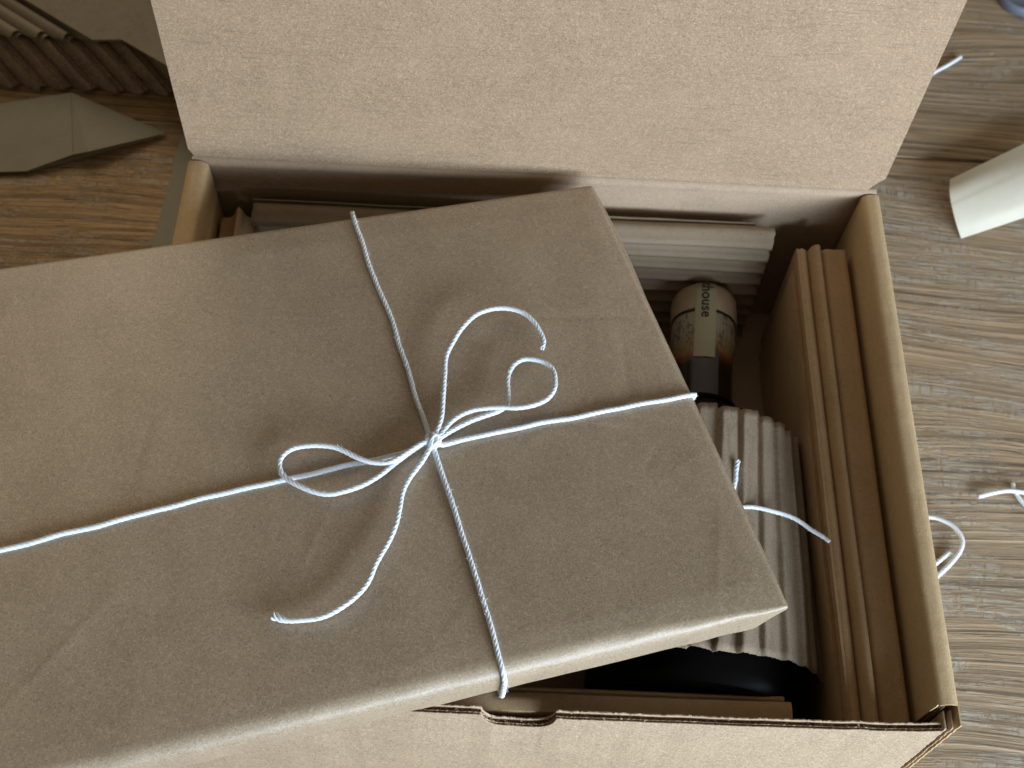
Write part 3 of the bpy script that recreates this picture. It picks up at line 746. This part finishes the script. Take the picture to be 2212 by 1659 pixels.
# ------------------------------------------------------------------ padding strips
def fluted_strip(name, prof, y0, y1, mat, label, cat='padding', group=None, th=0.0005, seed=0):
    """prof in x,z; the sheet runs along y"""
    rows = []
    for k in range(25):
        y = y0 + (y1 - y0) * k / 24
        rows.append([(x + 0.0003 * nz(y * 15, x * 90, seed), y + (0.0006 * nz(i * 0.8, seed) if k in (0, 24) else 0), z + 0.0003 * nz(y * 18, i * 0.2, seed + 3)) for i, (x, z) in enumerate(prof)])
    v, f = solid(rows, th, None)
    o = mesh(name, v, f, mat, None, smooth=True, loc=(prof[0][0], y0, 0.004), auto=50)
    return tag(o, label, cat, group)
def smooth_prof(pts, n=5):
    C = catmull([(x, 0, z) for x, z in pts], 0.0012)
    return [(p.x, p.z) for p in C]
G1 = 'corrugated padding strips standing against the box sides'
pr = smooth_prof([(0.2672, 0.006), (0.2668, 0.05), (0.2667, 0.0785), (0.2673, 0.0802), (0.2690, 0.0806), (0.2704, 0.0800), (0.2713, 0.0776), (0.2721, 0.0790), (0.2730, 0.0826), (0.2744, 0.0843), (0.2757, 0.0838), (0.2764, 0.0808), (0.2771, 0.0784), (0.2780, 0.0798), (0.2792, 0.0812), (0.2822, 0.0811), (0.2850, 0.0809), (0.2874, 0.0812), (0.2882, 0.0798), (0.2884, 0.077), (0.2886, 0.05), (0.2888, 0.006)])
fluted_strip('padding_strip', pr, 0.0042, 0.2165, M['pad'], 'ridged corrugated strip standing along the right wall of the box', group=G1)
pr = smooth_prof([(0.2657, 0.006), (0.2653, 0.05), (0.2648, 0.0755), (0.2651, 0.0768), (0.2658, 0.0765), (0.2661, 0.07), (0.2664, 0.006)])
fluted_strip('padding_strip', pr, 0.0045, 0.207, M['pad'], 'lower thin strip pressed between the bottle and the ridged right-hand strip', group=G1, seed=4)
pr = smooth_prof([(0.0262, 0.006), (0.0264, 0.05), (0.0264, 0.0720), (0.0256, 0.0745), (0.0236, 0.0750), (0.0222, 0.0772), (0.0212, 0.0806), (0.0200, 0.0815), (0.0188, 0.0800), (0.0176, 0.0765), (0.0150, 0.0742), (0.0124, 0.0735), (0.0115, 0.072), (0.0112, 0.05), (0.0110, 0.006)])
fluted_strip('padding_strip', pr, 0.009, 0.2240, M['pad'], 'ridged corrugated strip by the left wall, mostly under the parcel', group=G1, seed=8)

# fluted pad standing against the back wall, ridges across the box
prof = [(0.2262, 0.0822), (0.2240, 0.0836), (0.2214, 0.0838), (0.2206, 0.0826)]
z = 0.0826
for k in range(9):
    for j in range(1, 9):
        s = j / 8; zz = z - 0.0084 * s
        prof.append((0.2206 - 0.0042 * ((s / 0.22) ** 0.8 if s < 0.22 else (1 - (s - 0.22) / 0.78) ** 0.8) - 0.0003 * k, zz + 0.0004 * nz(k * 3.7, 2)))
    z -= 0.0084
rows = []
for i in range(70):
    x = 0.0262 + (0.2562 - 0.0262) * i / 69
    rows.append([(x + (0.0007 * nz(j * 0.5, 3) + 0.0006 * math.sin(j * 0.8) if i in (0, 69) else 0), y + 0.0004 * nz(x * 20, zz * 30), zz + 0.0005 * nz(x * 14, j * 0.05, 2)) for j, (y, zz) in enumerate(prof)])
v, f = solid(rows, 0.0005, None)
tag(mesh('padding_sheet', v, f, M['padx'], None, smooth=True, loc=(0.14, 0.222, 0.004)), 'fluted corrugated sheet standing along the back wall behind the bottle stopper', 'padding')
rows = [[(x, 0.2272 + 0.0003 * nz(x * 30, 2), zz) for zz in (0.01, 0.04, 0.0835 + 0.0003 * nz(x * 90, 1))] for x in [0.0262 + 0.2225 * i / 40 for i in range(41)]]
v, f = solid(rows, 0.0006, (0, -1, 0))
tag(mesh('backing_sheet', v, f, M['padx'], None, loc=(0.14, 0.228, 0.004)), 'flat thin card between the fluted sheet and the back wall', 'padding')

# folded pads behind the front wall
for nm, x1, y0, y1, zt, lb in (('folded_pad', 0.2463, 0.0050, 0.0128, 0.0805, 'thick folded card pad just behind the front wall of the box'),
                               ('folded_pad', 0.2447, 0.0133, 0.0158, 0.0772, 'thin lower card pad between the folded front pad and the dark bottle base')):
    rows = []
    for i in range(50):
        x = 0.085 + (x1 - 0.085) * i / 49; w = 0.0003 * nz(x * 35, y0 * 300)
        m_ = (y0 + y1) / 2
        rows.append([(x, y0, 0.006), (x, y0, zt - 0.002), (x, y0 + 0.0006, zt - 0.0004 + w), (x, m_, zt + w), (x, y1 - 0.0008, zt - 0.0003 + w), (x, y1, zt - 0.0016), (x, y1, 0.006)])
    v, f = grid(rows, close_v=True); n = 7; f += [tuple(range(n)), tuple(range(len(v) - n, len(v)))]
    tag(mesh(nm, v, f, M['pad'], None, smooth=True, loc=(0.16, y0, 0.004), auto=50), lb, 'padding', 'card pads behind the front wall')

# ------------------------------------------------------------------ loose twine
LB = [('short cut end of white twine poking out beyond the upright lid', 0.4), ('cut white twine lying across another piece at the right edge of the table', 0.3),
      ('white twine end passing under the crossing piece at the right edge of the table', 0.3), ('white twine curving out from beside the right wall of the box', 0.2), ('pale short twine end inside the curve of twine beside the box', 0.4)]
for k, (pts, (lb, fr)) in enumerate(zip(LOOSE, LB)):
    tag(twine('loose_twine', pts, None, seed=20 + k, fray=fr, r=0.00105), lb, 'twine', 'loose scraps of white twine on the table')
tag(twine('loose_twine', INBOX[0], None, seed=31, fray=1.2), 'frayed short twine end standing up on the bottle sleeve at the parcel edge', 'twine', 'twine scraps inside the box')
tag(twine('loose_twine', INBOX[1], None, seed=32, fray=0.2, r=0.0009), 'long thin twine lying across the bottle sleeve to the ridged strip', 'twine', 'twine scraps inside the box')

# ------------------------------------------------------------------ left side of the table
v, f = prism([(-0.0430, 0.18), (-0.0005, 0.18), (-0.0005, 0.350), (-0.0350, 0.350)], 0.0002, 0.0009, 'z')
tag(mesh('paper_sheet', v, f, M['greypaper'], None, loc=(-0.02, 0.26, 0)), 'grey-brown sheet lying flat on the table beside the left wall of the box', 'paper')

fd = Vector((0.835, -0.55, 0)).normalized(); hd = Vector((0.55, 0.835, 0)).normalized()
PT = 0.0077; ST = 0.0117
GS = 'corrugated sheets piled at the top left'
NS = 8
for k, (zt, sh, slope, nfl, lb) in enumerate((
        (0.0300, 0.0000, 0, 9, 'topmost fluted sheet of the dark pile at the top left'),
        (0.0272, 0.0022, 0, 15, 'fluted sheet just under the topmost one in the pile at the top left'),
        (0.0246, 0.0290, 1, 15, 'rough torn fluted sheet sloping down the front of the pile to the table'),
        (0.0190, 0.0370, 1, 4, 'short ridged sheet at the foot of the pile, by the left edge of the photo'))):
    st = Vector((-0.1985, 0.3720, 0)) + fd * sh + hd * 0.0015 * k
    if k == 3: st = Vector((-0.1780, 0.3660, 0))
    rows = []
    for i in range(nfl * 10 + 1):
        hh = PT * i / 10; fl_ = min(nfl - 1, i // 10); t_ = (i / 10) % 1.0
        e = ST * fl_ + 0.002 * nz(fl_ * 2.3, k)
        if i % 10 == 0 and i: e = ST * (i // 10 - 0.5)
        amp = 0.0030 if k < 2 else 0.0036
        rel = -amp * (1 - ((math.sin(math.pi * t_) ** 0.8) if k < 2 else (t_ / 0.2 if t_ < 0.2 else (1 - (t_ - 0.2) / 0.8) ** 0.7)))
        if k >= 2: rel += 0.0016 * abs(math.sin(3.5 * math.pi * t_ + nz(fl_ * 3.3, k) * 4)) - 0.0008 + 0.0006 * nz(i * 0.5, k * 4)
        p0 = st + hd * hh + fd * (e + 0.0006 * nz(i * 0.9, k))
        row = []
        for j in range(30):
            d_ = 0.20 * (j / 29) ** 1.8
            q = p0 - fd * d_
            z0 = zt
            if slope:
                z0 = min(zt, 0.0042 + d_ * 0.78 + 0.0008 * nz(fl_ * 1.9, 8))
                q = q + Vector((0, 0.0006 * nz(d_ * 150, i * 0.3, 5), 0))
                rr_ = 0.0010 * nz(d_ * 130, i * 0.22, k) + 0.0006 * nz(d_ * 420, i * 0.5, k)
            else: rr_ = 0.0006 * nz(q.x * 20, q.y * 20, k)
            row.append((q.x, q.y, max(0.0003, z0 + rel + rr_)))
        rows.append(row)
    v, f = solid(rows, 0.0007, (0, 0, 1))
    tag(mesh('corrugated_sheet', v, f, M['stack'] if k < 2 else M['torn'], None, smooth=True, loc=(st.x, st.y, 0.0), auto=45), lb, 'cardboard sheet', GS)
# smooth board lying on the pile
o0 = Vector((-0.0672, 0.3700, 0.0316))
poly = [o0, o0 + fd * 0.10 + hd * 0.001, o0 + fd * 0.16 + hd * 0.10, o0 - fd * 0.20 + hd * 0.16, o0 - fd * 0.26 - hd * 0.0095, o0 - fd * 0.012 - hd * 0.0095]
v = [tuple(p) for p in poly] + [tuple(p + Vector((0, 0, 0.0012))) for p in poly]; n = len(poly)
f = [tuple(range(n)), tuple(range(n, 2 * n))] + [(i, (i + 1) % n, n + (i + 1) % n, n + i) for i in range(n)]
tag(mesh('cardboard_sheet', v, f, M['stack'], None, loc=(-0.05, 0.42, 0.030)), 'smooth flat board lying on the pile of corrugated sheets behind the lid', 'cardboard sheet')

# folded grey paper in front of the pile
E = [Vector(p) for p in ENV]
env = empty('folded_paper', (-0.11, 0.32, 0.0), 'folded grey-green kraft paper with a pointed end lying by the corrugated pile', 'paper')
def bent(name, corners, sag, th, div=14):
    a, b, c, d = [Vector(p) for p in corners]; rows = []
    for i in range(div + 1):
        u = i / div; r = []
        for j in range(div + 1):
            w = j / div
            p = (a * (1 - u) + b * u) * (1 - w) + (d * (1 - u) + c * u) * w
            p.z += sag * math.sin(math.pi * u) * math.sin(math.pi * w) + 0.0002 * nz(p.x * 60, p.y * 60)
            r.append(tuple(p))
        rows.append(r)
    v, f = solid(rows, th, (0, 0, 1))
    return mesh(name, v, f, M['greypaper'], env, smooth=True, auto=40)
E[7] = E[7] + Vector((0, -0.004, 0))
def sheet(name, pts, th=0.0004):
    v = [tuple(p) for p in pts] + [tuple(p - Vector((0, 0, th))) for p in pts]; n = len(pts)
    return mesh(name, v, [tuple(range(n)), tuple(range(n, 2 * n))] + [(i, (i + 1) % n, n + (i + 1) % n, n + i) for i in range(n)], M['greypaper'], env)
sheet('flat_panel', [E[0], E[1], E[7], E[4], E[5], E[6]])
tip = E[3]
v = [tuple(E[4] + Vector((0.0002, 0, 0.0001))), tuple(E[7] + Vector((0.0002, 0, 0.0001))), tuple(tip), tuple(E[8] + Vector((0.004, -0.001, 0.0003)))]
v += [(a[0], a[1], a[2] - 0.0004) for a in v]
f = [(0, 1, 3, 2), (4, 5, 7, 6), (0, 1, 5, 4), (1, 3, 7, 5), (3, 2, 6, 7), (2, 0, 4, 6)]
mesh('pointed_flap', v, f, M['greypaper'], env)
v = [tuple(E[1] - Vector((0, 0, 0.0008))), tuple(E[2]), tuple(tip + Vector((0.0003, -0.0004, -0.0010))), tuple(E[8] + Vector((0, 0.006, -0.002))), tuple(E[7] + Vector((0, 0.004, -0.002)))]
v += [(a[0], a[1], a[2] - 0.0004) for a in v]
f = [(0, 1, 2, 3, 4), (5, 6, 7, 8, 9)] + [(i, (i + 1) % 5, 5 + (i + 1) % 5, 5 + i) for i in range(5)]
mesh('under_flap', v, f, M['greypaper'], env)

# ------------------------------------------------------------------ right side of the table
rows = []
left = catmull(CURL[:5], 0.0015); right = catmull(CURL[5:], 0.0015)
def resamp(C, n):
    return [C[min(len(C) - 1, round(k * (len(C) - 1) / n))] for k in range(n + 1)]
l_, r_ = resamp(left, 24), resamp(right, 24)
for k in range(25):
    a, b = l_[k], r_[k]
    d = (b - a)
    rows.append([tuple(a + d * s) for s in [j / 12 * 1.9 for j in range(13)]])
v, f = solid(rows, 0.0007, (0.3, -0.3, 1))
tag(mesh('curled_paper', v, f, M['cream'], None, smooth=True, loc=(0.39, 0.31, 0), auto=50), 'curled piece of cream paper lying on the table to the right of the box', 'paper')
# small round blue-grey dish, only its rim in view
dc = Vector((0.4465, 0.4745, 0)); rows = []
for r, z in ((0.0001, 0.0), (0.0150, 0.0), (0.0165, 0.0012), (0.0168, 0.0050), (0.0162, 0.0064), (0.0150, 0.0066), (0.0142, 0.0056), (0.0128, 0.0050), (0.006, 0.0048), (0.0001, 0.0048)):
    rows.append([(dc.x + r * math.cos(a), dc.y + r * math.sin(a), z) for a in [2 * math.pi * k / 64 for k in range(64)]])
v, f = grid(rows, close_v=True)
tag(mesh('round_lid', v, f, M['bluegrey'], None, smooth=True, loc=tuple(dc), auto=60), 'round blue-grey lid at the far right corner of the table', 'lid')
